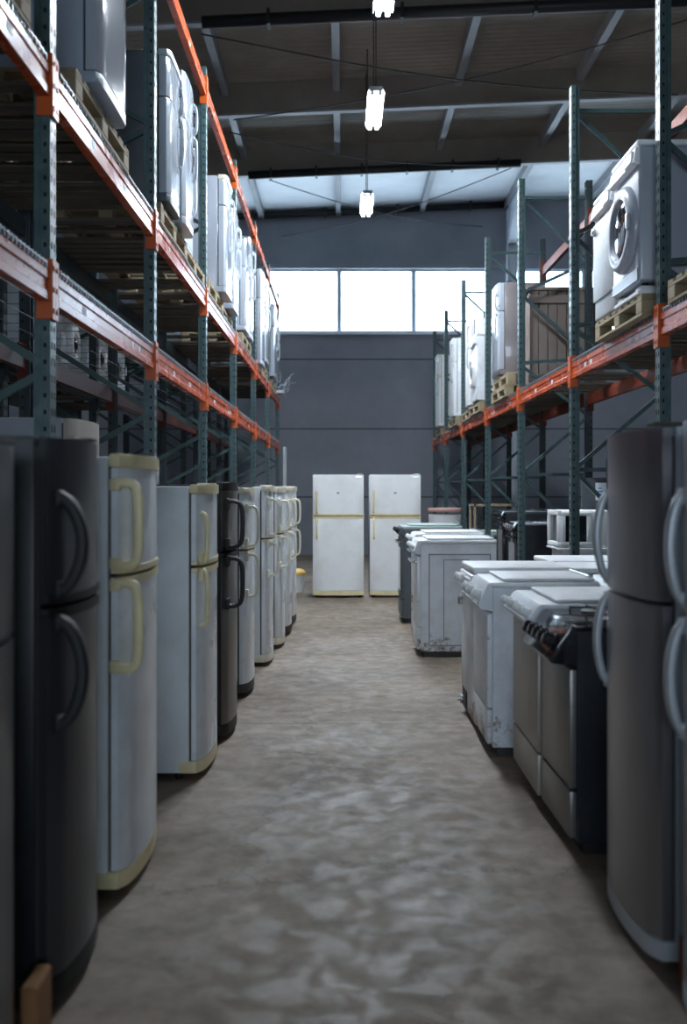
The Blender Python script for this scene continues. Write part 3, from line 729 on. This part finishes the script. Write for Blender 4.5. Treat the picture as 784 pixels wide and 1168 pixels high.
FRONTST = mat('stove_steel_front', (.22, .21, .205), .35, .6, .4, (.14, .13, .12), 5, stretch=(1, 1, 6))
stove('black stove with glossy black knob panel beside the steel refrigerator', (.90 + .31, 4.27, 0), RZR + .02, w=.52, D=.60, h=.935, side=BLACKS, front=FRONTST, top=BLACKG, panel=BLACKG, knobm=BLACKG, group=GS, slope=.085, ph=.16, kr=.03, base=BLACKP, glass=False, handle=False)
stove('white-topped stove with beige metal doors touching the black stove', (.895 + .31, 4.895, 0), RZR, w=.66, D=.62, h=.95, side=WHITEC, front=BEIGEM, top=TOPW, panel=WHITEC, knobm=BRIGHTW, group=GS, slope=.05, lid=True, nk=4, glass=False, handle=False)
stove('white enamel stove with rust at the foot of its side', (.80 + .31, 5.79, 0), RZR, w=.58, D=.62, h=.965, side=WHITEC, front=WHITEC, top=TOPW, panel=WHITEC, knobm=BRIGHTW, group=GS, lid=True, slope=.05, ph=.15, kr=.03, nk=3, glass=False, handle=False)
washer('white washing machine with exposed drain filter low on its front', (.815 + .30, 6.42, 0), RZR, w=.58, D=.60, h=1.0, body=WHITEC, group=GS, flat=True, filt=True, knobs=2)
stove('white chipped stove with framed side panel standing alone', (.66 + .35, 9.08, 0), RZR, w=.58, D=.70, h=1.035, side=WHITEC, front=WHITEC, top=TOPW, panel=WHITEC, knobm=BRIGHTW, group=GS, emboss=True, lid=True, slope=.03, ph=.12, nk=4, glass=False)
stove('white stove with folded lid directly behind the chipped stove', (.70 + .33, 9.85, 0), RZR, w=.6, D=.66, h=1.06, side=WHITEC, front=WHITEC, top=TOPW, panel=WHITEC, knobm=BRIGHTW, group=GS, lid=True, nk=4, slope=.03)
stove('dark grey stove furthest along the right side of the aisle', (.64 + .35, 11.35, 0), RZR, w=.58, D=.68, h=1.075, side=GREYD, front=GREYD, top=mat('pale_green_top', (.38, .48, .47), .4), panel=GREYD, knobm=BLACKP, group=GS, nk=4, slope=.03, kr=.026, lid=True)
# second row behind them
stove('white stove in the second row, behind the rusty white stove', (1.53 + .27, 5.85, 0), RZR, w=.58, D=.54, h=.955, group=GS, lid=True, nk=4)
washer('white washing machine in the second row, behind the one with the drain filter', (1.735, 6.68, 0), RZR, w=.54, D=.48, h=.975, body=WHITEC, group=GS, knobs=0, ring=.19)
washer('white washing machine in the second row, nearest the rack upright', (1.50 + .28, 7.45, 0), RZR, w=.6, D=.56, h=.97, body=WHITEC, group=GS, knobs=1)
# ------------------------------------------------------------------ goods on left upper deck
GP = 'pallets on the left upper shelf'
def lp(y, label, z=DL2, x=-1.70): return pallet(x, y, z + .001, label, GP)
lp(3.55, 'wooden pallet in the top left corner, nearest on the left upper shelf')
lp(5.45, 'wooden pallet under the tall glossy white refrigerator at upper left')
lp(7.72, 'wooden pallet under the two small white refrigerators at upper left')
lp(8.93, 'wooden pallet behind the small white refrigerators on the left upper shelf', x=-1.72)
lp(10.25, 'wooden pallet in the middle of the left upper shelf, under a two-part refrigerator')
lp(11.52, 'wooden pallet left of the middle uprights, under a narrow white refrigerator', x=-1.74)
lp(13.55, 'wooden pallet far along the left upper shelf, before the bright refrigerators')
lp(16.68, 'wooden pallet near the far end of the left upper shelf')
lp(18.9, 'wooden pallet at the very end of the left upper shelf')
Z2 = DL2 + PH + .002
GU = 'appliances on the left upper shelf'
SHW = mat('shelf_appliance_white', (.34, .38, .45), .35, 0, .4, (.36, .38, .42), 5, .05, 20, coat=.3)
def Lup(y0, y1, xf, D, label, h, z=Z2, **kw):
    kw.setdefault('trim', CREAML); kw.setdefault('hand', GREYPL); kw.setdefault('cap', False); kw.setdefault('hside', 1); kw.setdefault('out', .03); kw.setdefault('base', kw.get('body', WHITEP)); kw.setdefault('rail', False); kw.setdefault('bulge', .006)
    return Lrow(y0, y1, xf, D, label=label, h=h, z=z, split=kw.pop('split', h * .7), group=GU, **kw)
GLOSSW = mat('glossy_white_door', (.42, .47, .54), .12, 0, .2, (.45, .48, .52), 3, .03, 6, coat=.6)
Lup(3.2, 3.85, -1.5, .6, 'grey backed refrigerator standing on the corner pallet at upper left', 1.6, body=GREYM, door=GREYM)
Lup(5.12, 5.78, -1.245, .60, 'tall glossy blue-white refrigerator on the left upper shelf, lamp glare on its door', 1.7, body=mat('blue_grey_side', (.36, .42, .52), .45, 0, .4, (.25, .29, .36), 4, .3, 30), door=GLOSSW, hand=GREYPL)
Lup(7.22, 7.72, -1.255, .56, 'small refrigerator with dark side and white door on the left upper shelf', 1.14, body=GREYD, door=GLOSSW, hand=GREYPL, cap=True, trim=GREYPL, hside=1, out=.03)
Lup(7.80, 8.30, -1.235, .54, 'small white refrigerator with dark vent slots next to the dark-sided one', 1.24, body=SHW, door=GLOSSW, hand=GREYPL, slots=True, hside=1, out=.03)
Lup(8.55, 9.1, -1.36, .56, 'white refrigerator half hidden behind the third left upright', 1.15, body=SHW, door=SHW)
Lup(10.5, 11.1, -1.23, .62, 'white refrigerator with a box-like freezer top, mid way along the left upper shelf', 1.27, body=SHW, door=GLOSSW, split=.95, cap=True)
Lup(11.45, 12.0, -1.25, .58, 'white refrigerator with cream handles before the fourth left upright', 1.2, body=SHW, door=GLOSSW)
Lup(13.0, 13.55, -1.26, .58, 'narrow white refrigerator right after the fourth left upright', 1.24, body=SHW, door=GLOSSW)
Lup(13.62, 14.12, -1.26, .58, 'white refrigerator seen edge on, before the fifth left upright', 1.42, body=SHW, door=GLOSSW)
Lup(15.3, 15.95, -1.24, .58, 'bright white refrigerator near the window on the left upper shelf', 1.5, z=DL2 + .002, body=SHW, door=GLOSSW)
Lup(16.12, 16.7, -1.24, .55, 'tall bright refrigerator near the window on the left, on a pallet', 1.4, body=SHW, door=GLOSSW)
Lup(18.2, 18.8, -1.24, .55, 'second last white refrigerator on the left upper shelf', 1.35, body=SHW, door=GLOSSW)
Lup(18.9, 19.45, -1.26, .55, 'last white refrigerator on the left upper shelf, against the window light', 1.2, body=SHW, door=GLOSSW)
# plastic film hanging at the end of the left shelf
bm = bmesh.new(); rnd = random.Random(5)
for k in range(9):
    p = Vector((-1.22 + rnd.uniform(-.12, .12), 19.7 + rnd.uniform(-.1, .2), DL2 + .03 + rnd.uniform(0, .1)))
    P = [p]
    for s in range(5): P.append(P[-1] + Vector((rnd.uniform(-.03, .09), rnd.uniform(-.05, .05), rnd.uniform(-.04, .11))))
    sweep(bm, smooth_path(P, 2), (0, 1, 0), rnd.uniform(.03, .08), .006, 6)
bxb(bm, -1.5, -1.15, 19.55, 19.95, DL2 + .001, DL2 + .06, .02, 2)
tag(obj('plastic_film', bm, PLASTW), 'torn white plastic film tangled at the far end of the left upper shelf', 'plastic film')
# appliances behind the left racks
GB = 'appliances stored behind the left rack'
W0 = washer('pale washing machine on the rear rack behind the first near left upright', (-2.76, 8.3, DL1 + .001), RZL, h=.76, w=.72, group=GB, body=WHITEP, ring=.17, D=.54)
dup(W0, (-2.76, 9.10, DL1 + .001), RZL + .05, 'pale washing machine turned slightly askew on the rear rack behind the left beams')
dup(W0, (-2.76, 10.12, DL1 + .001), RZL, 'pale washing machine on the rear rack, left of the second near upright')
dup(W0, (-2.76, 10.92, DL1 + .001), RZL - .1, 'pale washing machine on the rear rack, just past the second near upright')
fridge('beige-grey refrigerator under the lower left shelf, behind the dark ones', (-1.72, 5.72, 0), RZL, w=.62, D=.56, h=1.87, split=1.25, body=GREYM, door=BEIGEM, trim=CREAML, hand=CREAML, cap=False, rail=False, group=GB)
fridge('pale refrigerator on the floor deep behind the left rack', (-2.86, 14.0, 0), RZL, w=.65, D=.6, h=1.9, split=1.3, body=WHITEP, door=WHITE, trim=CREAML, hand=CREAML, cap=False, group=GB)

# ------------------------------------------------------------------ goods on the right shelf
GQ = 'pallets on the right shelf'
def rp(y, label, x=2.41, z=0): return pallet(x, y, DR1 + .001 + z, label, GQ)
rp(5.55, 'wooden pallet on the right shelf at the right edge of the picture')
rp(7.12, 'wooden pallet under the front-loading washing machine on the right shelf', x=2.36)
rp(12.67, 'lower wooden pallet of the stacked pair behind the third right upright', x=2.38)
rp(12.66, 'upper wooden pallet of the stacked pair behind the third right upright', z=PH + .002, x=2.40)
rp(14.95, 'wooden pallet on the right shelf beneath the second front-loading washing machine', x=2.37)
rp(16.17, 'wooden pallet on the right shelf beyond the second washing machine', x=2.4)
rp(18.0, 'wooden pallet on the right shelf below the blue-white refrigerator', x=2.38)
rp(20.9, 'wooden pallet at the far end of the right shelf', x=2.4)
ZR1 = DR1 + PH + .003
GW = 'appliances on the right shelf'
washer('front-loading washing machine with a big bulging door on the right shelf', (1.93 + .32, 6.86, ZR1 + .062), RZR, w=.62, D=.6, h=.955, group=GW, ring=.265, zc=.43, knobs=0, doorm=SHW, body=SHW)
washer('plain grey-sided washing machine standing just beyond the big-door one', (1.98 + .30, 7.52, ZR1), RZR, w=.58, D=.6, h=.97, group=GW, flat=True, body=mat('grey_galvanised_side', (.42, .44, .46), .5, .2, .6, (.3, .31, .32), 20), knobs=0)
def Rup(y0, y1, xf, D, label, h, z=ZR1, **kw):
    kw.setdefault('trim', CREAML); kw.setdefault('hand', GREYPL); kw.setdefault('cap', False); kw.setdefault('hside', 1); kw.setdefault('out', .03); kw.setdefault('base', kw.get('body', WHITEP)); kw.setdefault('rail', False); kw.setdefault('bulge', .006)
    return fridge(label, (xf + D / 2, (y0 + y1) / 2, z), RZR, w=y1 - y0, D=D, h=h, split=kw.pop('split', h * .7), group=GW, **kw)
Rup(12.62, 13.2, 1.97, .60, 'film-wrapped grey-brown refrigerator on stacked pallets, right shelf', 1.2, z=ZR1 + PH + .003, body=FILMB, door=GLOSSW)
washer('second front-loading washing machine along the right shelf, beyond the wrapped refrigerator', (1.94 + .3, 14.75, ZR1), RZR, w=.6, D=.58, h=1.0, group=GW, ring=.22, body=WHITE)
Rup(15.4, 15.95, 1.96, .56, 'tall blue-white refrigerator on the right shelf against the window', 1.38, body=WHITE, door=BRIGHTW)
Rup(17.65, 18.2, 1.95, .56, 'white refrigerator on the right shelf, second from the far end', 1.42, body=WHITE, door=BRIGHTW)
Rup(20.4, 21.0, 1.95, .58, 'white refrigerator with a cream cap at the far end of the right shelf', 1.5, body=BRIGHTW, door=BRIGHTW, cap=True, rail=True)
bm = bmesh.new(); bxb(bm, 1.95, 2.55, 6.56, 7.15, ZR1, ZR1 + .03, .006, 1); bxb(bm, 1.97, 2.53, 6.58, 6.7, ZR1 + .0301, ZR1 + .061, .006, 1); bxb(bm, 1.97, 2.53, 7.0, 7.13, ZR1 + .0301, ZR1 + .061, .006, 1)
tag(obj('foam_base', bm, mat('white_foam', (.75, .76, .8), .7)), 'white foam packing base under the big-door washing machine', 'packing foam')
# timber crate
t = thing('timber_crate', 'dark timber crate with upright boards on the right shelf', 'crate', (2.64, 11.99, DR1 + .002))
bm = bmesh.new(); rnd = random.Random(9)
x = -.44
while x < .43:
    bxb(bm, x, x + .100, -.30, -.28, .10, 1.20, .003, 1); bxb(bm, x, x + .100, -.02, .0, .10, 1.20, .003, 1); x += .1095
for y in (-.275, -.18, -.09):
    for xx in (-.44, .42): bxb(bm, xx, xx + .02, y, y + .082, .10, 1.20, .003, 1)
obj('side_boards', bm, PLYW, t)
bm = bmesh.new(); bxb(bm, -.47, .47, -.32, .02, 1.201, 1.24, .004, 1); obj('lid', bm, PLYW, t)
for z in (.12, 1.05):
    bm = bmesh.new(); bxb(bm, -.46, .46, -.325, -.301, z, z + .09, .003, 1); obj('rail', bm, PLYW, t)
bm = bmesh.new()
for xx in (-.42, -.05, .32): bxb(bm, xx, xx + .1, -.3, 0, 0, .098)
obj('skid', bm, WOOD, t)
# open crate behind, second crate to the right
# ------------------------------------------------------------------ clutter on the floor under the right rack
GC = 'old ovens under the right rack'
for i, (x, y, h, lab) in enumerate(((2.45, 9.6, .98, 'black'), (2.35, 11.0, 1.0, ''), (2.35, 12.6, 1.04, ''))): pass
stove('black oven under the right rack, beside the white appliance with the window', (2.75, 10.55, 0), RZR, w=.6, D=.58, h=1.02, side=BLACKS, front=BLACKG, top=BLACKG, panel=BLACKG, knobm=CHROME, group=GC, nk=4)
stove('black oven under the right rack between the third and fourth uprights', (2.40, 12.4, 0), RZR, w=.6, D=.58, h=1.08, side=BLACKS, front=BLACKG, top=GREYM, panel=BLACKG, knobm=CHROME, group=GC, nk=4)
stove('black oven under the right rack, the furthest one', (2.42, 13.4, 0), RZR, w=.6, D=.6, h=1.2, side=BLACKS, front=BLACKG, top=GREYD, panel=BLACKG, knobm=BLACKP, group=GC, nk=4)
stove('dark grey oven behind the steel refrigerator, under the right rack', (2.85, 8.0, 0), RZR, w=.6, D=.58, h=1.0, side=GREYD, front=BLACKG, top=GREYD, panel=GREYD, knobm=BLACKP, group=GC, nk=4)
# a rusty open frame stove body
t = thing('stove_shell', 'rusty open oven shell standing beyond the black ovens', 'oven shell', (2.35, 15.35, 0))
bm = bmesh.new()
for x in (-.36, .33):
    for y in (-.3, .27): bxb(bm, x, x + .03, y, y + .03, 0, 1.27)
for z in (.02, .6, 1.24):
    bxb(bm, -.36, .36, -.3, -.27, z, z + .03); bxb(bm, -.36, .36, .27, .3, z, z + .03); bxb(bm, -.36, -.33, -.27, .27, z, z + .03); bxb(bm, .33, .36, -.27, .27, z, z + .03)
obj('frame', bm, mat('rusty_frame', (.38, .3, .2), .7, .2, .7, (.15, .08, .04), 9), t)
bm = bmesh.new(); bxb(bm, -.33, .33, -.27, .27, .80, .86); obj('shelf', bm, mat('pale_green_enamel', (.5, .6, .56), .5), t)
# white appliance with framed window
t = thing('countertop_oven', 'white appliance with a framed window standing behind the rack upright', 'appliance', (2.27, 9.42, 0), RZR)
bm = bmesh.new(); bxb(bm, -.24, .24, -.24, .26, .02, .93, .015, 2); obj('lower_cabinet', bm, WHITE, t, True)
bm = bmesh.new(); bxb(bm, -.24, .24, -.24, .26, .94, 1.29, .02, 3); up_ = obj('upper_cabinet', bm, BRIGHTW, t, True)
bm = bmesh.new(); 
for q in ((-.235, .235, .95, .995), (-.235, .235, 1.245, 1.29), (-.235, -.19, .995, 1.245), (.19, .235, .995, 1.245)): bxb(bm, q[0], q[1], -.285, -.242, q[2], q[3], .008, 2)
fr_ = obj('window_surround', bm, BRIGHTW, t, True)
bm = bmesh.new(); bxb(bm, -.188, .188, -.262, -.2425, .997, 1.243); obj('window_glass', bm, GLASSD, t)
# the side toward the viewer has the same framed opening
bm = bmesh.new(); bxb(bm, .2405, .262, -.255, .02, .97, 1.0, .006, 2); bxb(bm, .2405, .262, -.255, .02, 1.24, 1.275, .006, 2); bxb(bm, .2405, .262, -.255, -.215, 1.0, 1.24, .006, 2); bxb(bm, .2405, .262, -.02, .02, 1.0, 1.24, .006, 2)
obj('window_surround', bm, BRIGHTW, t, True)
bm = bmesh.new(); bxb(bm, .2405, .246, -.215, -.02, 1.0, 1.24); obj('side_glass', bm, GLASSD, t)
bm = bmesh.new(); bxb(bm, -.25, .27, -.29, .265, .925, .945, .006, 2); obj('ledge', bm, WHITE, t)
for sx in (-.18, .18):
    for sy in (-.18, .2):
        bm = bmesh.new(); cyl(bm, (sx, sy, 0), (sx, sy, .021), .02, 10); obj('foot', bm, BLACKP, t)
# steel shelving with televisions behind
t = thing('steel_shelving', 'low steel shelving behind the right rack holding televisions', 'shelving', (3.75, 11.6, 0))
for sx in (-.28, .25):
    for sy in (-1.5, 1.47):
        bm = bmesh.new(); bxb(bm, sx, sx + .03, sy, sy + .03, 0, 1.9); obj('post', bm, GREYD, t)
for z in (.3, 1.05, 1.72):
    bm = bmesh.new(); bxb(bm, -.249, .249, -1.469, 1.469, z, z + .025); obj('shelf', bm, GREYM, t)
for k, (y, w, h) in enumerate(((10.6, .55, .42), (11.3, .6, .46), (12.2, .5, .4))):
    tv = thing('television', ['dark television nearest on the shelving behind the right rack', 'dark television in the middle of the shelving behind the right rack', 'dark television furthest on the shelving behind the right rack'][k], 'television', (3.72, y, 1.076), 0, 'televisions on the steel shelving')
    bm = bmesh.new(); bxb(bm, -.2, .2, -w / 2 * .6, w / 2 * .6, 0, h, .02, 2); obj('casing', bm, BLACKP, tv, True)
    bm = bmesh.new(); bxb(bm, -.17, .17, -w / 2 * .6 - .006, -w / 2 * .6 + .01, .05, h - .04, .004, 1); obj('screen', bm, GLASSD, tv)
# hanging paper notice behind the upright
t = thing('paper_notice', 'white paper notice with blue print hanging on the dark metal behind the upright', 'notice', (2.53, 9.735, 1.38))
bm = bmesh.new(); bxb(bm, -.055, .055, -.002, .002, 0, .17); obj('sheet', bm, mat('paper_white', (.75, .82, .9), .7), t)
bm = bmesh.new()
for k in range(3): bxb(bm, -.03, .03 - k * .012, -.0035, -.0021, .05 + k * .03, .062 + k * .03)
obj('print', bm, BLUET, t)
bm = bmesh.new(); cyl(bm, (0, .004, .16), (0, .02, .165), .004, 8); obj('hook', bm, CHROME, t)
t2 = thing('metal_panel', 'dark metal panel leaning behind the white appliance, a notice on it', 'panel', (2.55, 9.8, 0))
bm = bmesh.new(); bxb(bm, -.2, .28, -.04, .0, 0, 1.60, .004, 1); obj('sheet', bm, GREYD, t2)
bm = bmesh.new(); bxb(bm, -.18, .26, -.046, -.0405, .2, .9, .003, 1); obj('rib', bm, GREYD, t2)
# pink bucket at far right
t = thing('plastic_crate', 'white tub with faded red rim behind the dark grey stove', 'tub', (1.62, 15.75, 0))
bm = bmesh.new(); lathe(bm, [(.22, 0), (.26, 1.1), (.24, 1.1), (.21, .03)], (0, 0, .0), (0, 0, 1), 24); obj('tub', bm, mat('tub_white', (.6, .6, .62), .5), t, True)
bm = bmesh.new(); lathe(bm, [(.262, 0), (.270, .01), (.270, .05), (.262, .06)], (0, 0, 1.14), (0, 0, 1), 24); obj('rim', bm, PINK, t, True)
# bucket with yellow lid at end of the left row
t = thing('bucket', 'white bucket with yellow lid at the far end of the left row', 'bucket', (-.68, 14.5, 0))
bm = bmesh.new(); lathe(bm, [(.10, 0), (.13, .24), (.135, .25)], (0, 0, 0), (0, 0, 1), 24); obj('pail', bm, BRIGHTW, t, True)
bm = bmesh.new(); lathe(bm, [(.145, 0), (.145, .035), (.11, .075), (.05, .09)], (0, 0, .251), (0, 0, 1), 24); obj('lid', bm, YELLOW, t, True)
bm = bmesh.new(); sweep(bm, [(.137 * math.cos(a), 0, .22 - .14 * math.sin(a) * .0 + .0 + .12 * math.sin(a)) for a in [PI * k / 10 for k in range(11)]], (0, 1, 0), .006, .006, 6)
bm.free()
# timber blocks by the nearest fridges
bm = bmesh.new(); bxb(bm, -.845, -.80, 2.60, 2.74, 0, .17, .006, 1); tag(obj('wooden_block', bm, mat('warm_block_wood', (.26, .12, .045), .8, 0, .5, (.22, .11, .05), 9)), 'small brown wooden block on the floor between the two nearest left refrigerators', 'block')
bm = bmesh.new(); bxb(bm, 1.0, 1.38, 2.87, 2.96, 0, .14, .005, 1); tag(obj('red_timber', bm, REDP), 'dark red timber on the floor between the two steel refrigerators', 'timber')
# white board leaning at the end of the left rack
bm = bmesh.new(); bxb(bm, -1.26, -1.20, 21.0, 21.35, 0, 2.4, .01, 1); tag(obj('white_board', bm, WHITEP), 'narrow white board upright at the far end of the left rack', 'board')

# ------------------------------------------------------------------ lamps
def lamp(label, y, z, x=.365, tube=None):
    tube = tube or TUBE
    t = thing('ceiling_lamp', label, 'lamp', (x, y, z), 0, 'hanging fluorescent lamps')
    bm = bmesh.new(); bxb(bm, -.07, .07, -.52, .52, .045, .10, .01, 2)
    for sx in (-1, 1): prism(bm, [(sx * .07, .075), (sx * .088, .03), (sx * .092, .03), (sx * .074, .082)][::sx], -.52, .52, axis='y')
    obj('housing', bm, mat('lamp_housing', (.35, .38, .42), .5), t)
    for sx in (-.043, .043):
        bm = bmesh.new(); cyl(bm, (sx, -.505, .018), (sx, .505, .018), .019, 14); obj('tube', bm, tube, t)
        for sy in (-1, 1):
            bm = bmesh.new(); bxb(bm, sx - .02, sx + .02, min(sy * .506, sy * .524), max(sy * .506, sy * .524), -.004, .044, .003, 1); obj('tube_holder', bm, BRIGHTW, t)
    rz_ = roof_z(x)
    for sy in (-.42, .42):
        bm = bmesh.new(); cyl(bm, (0, sy, .1), (0, sy, rz_ - z - .01), .006, 6)
        obj('suspension_rod', bm, CAB, t)
    return t
lamp('hanging fluorescent lamp cut by the top edge of the picture', 8.52, 5.78)
lamp('hanging fluorescent lamp in the middle of the row of three', 11.35, 5.78)
lamp('hanging fluorescent lamp furthest away, in front of the far wall', 15.1, 5.78)
lamp('hanging fluorescent lamp overhead, above the picture', 5.3, 6.2, tube=TUBE_DIM)

# ------------------------------------------------------------------ light
w = bpy.data.worlds.new('World'); S.world = w; w.use_nodes = True
bg = w.node_tree.nodes['Background']; bg.inputs['Color'].default_value = (.70, .85, 1.0, 1); bg.inputs['Strength'].default_value = 6.5
def portal(x, y, z, sx, sz, flip):
    l = bpy.data.lights.new('window_and_fill_daylight', 'AREA'); l.shape = 'RECTANGLE'; l.size = sx; l.size_y = sz
    l.cycles.is_portal = True
    o = bpy.data.objects.new('window_and_fill_daylight', l); C.objects.link(o); o.location = (x, y, z); o.rotation_euler = (PI / 2 * (-1 if flip else 1), 0, 0)
portal(-.09, YF + .18, (WZ0 + WZ1) / 2, 6.86, WZ1 - WZ0, True)
portal(5.57, YF + .18, (WZ0 + WZ1) / 2, 3.45, WZ1 - WZ0, True)
portal(0, YB - .18, 2.3, 5.0, 1.8, False)  # daylight through the added fill opening behind the camera

# ------------------------------------------------------------------ camera
cam = bpy.data.cameras.new('Camera'); co = bpy.data.objects.new('Camera', cam); C.objects.link(co)
co.location = (0, 0, EYE); co.rotation_euler = (PI / 2, 0, 0)
cam.sensor_fit = 'VERTICAL'; cam.sensor_height = 36.0; cam.sensor_width = 24.0
cam.lens = FPX / 1168 * 36.0
cam.shift_y = -24.0 / 1168; cam.shift_x = 1.0 / 1168
cam.clip_start = .05
cam.dof.use_dof = True; cam.dof.focus_distance = 8.0; cam.dof.aperture_fstop = 1.8
S.camera = co
S.view_settings.view_transform = 'Standard'; S.view_settings.look = 'None'; S.view_settings.gamma = 1.0
S.view_settings.use_curve_mapping = False
S.view_settings.exposure = 0.8
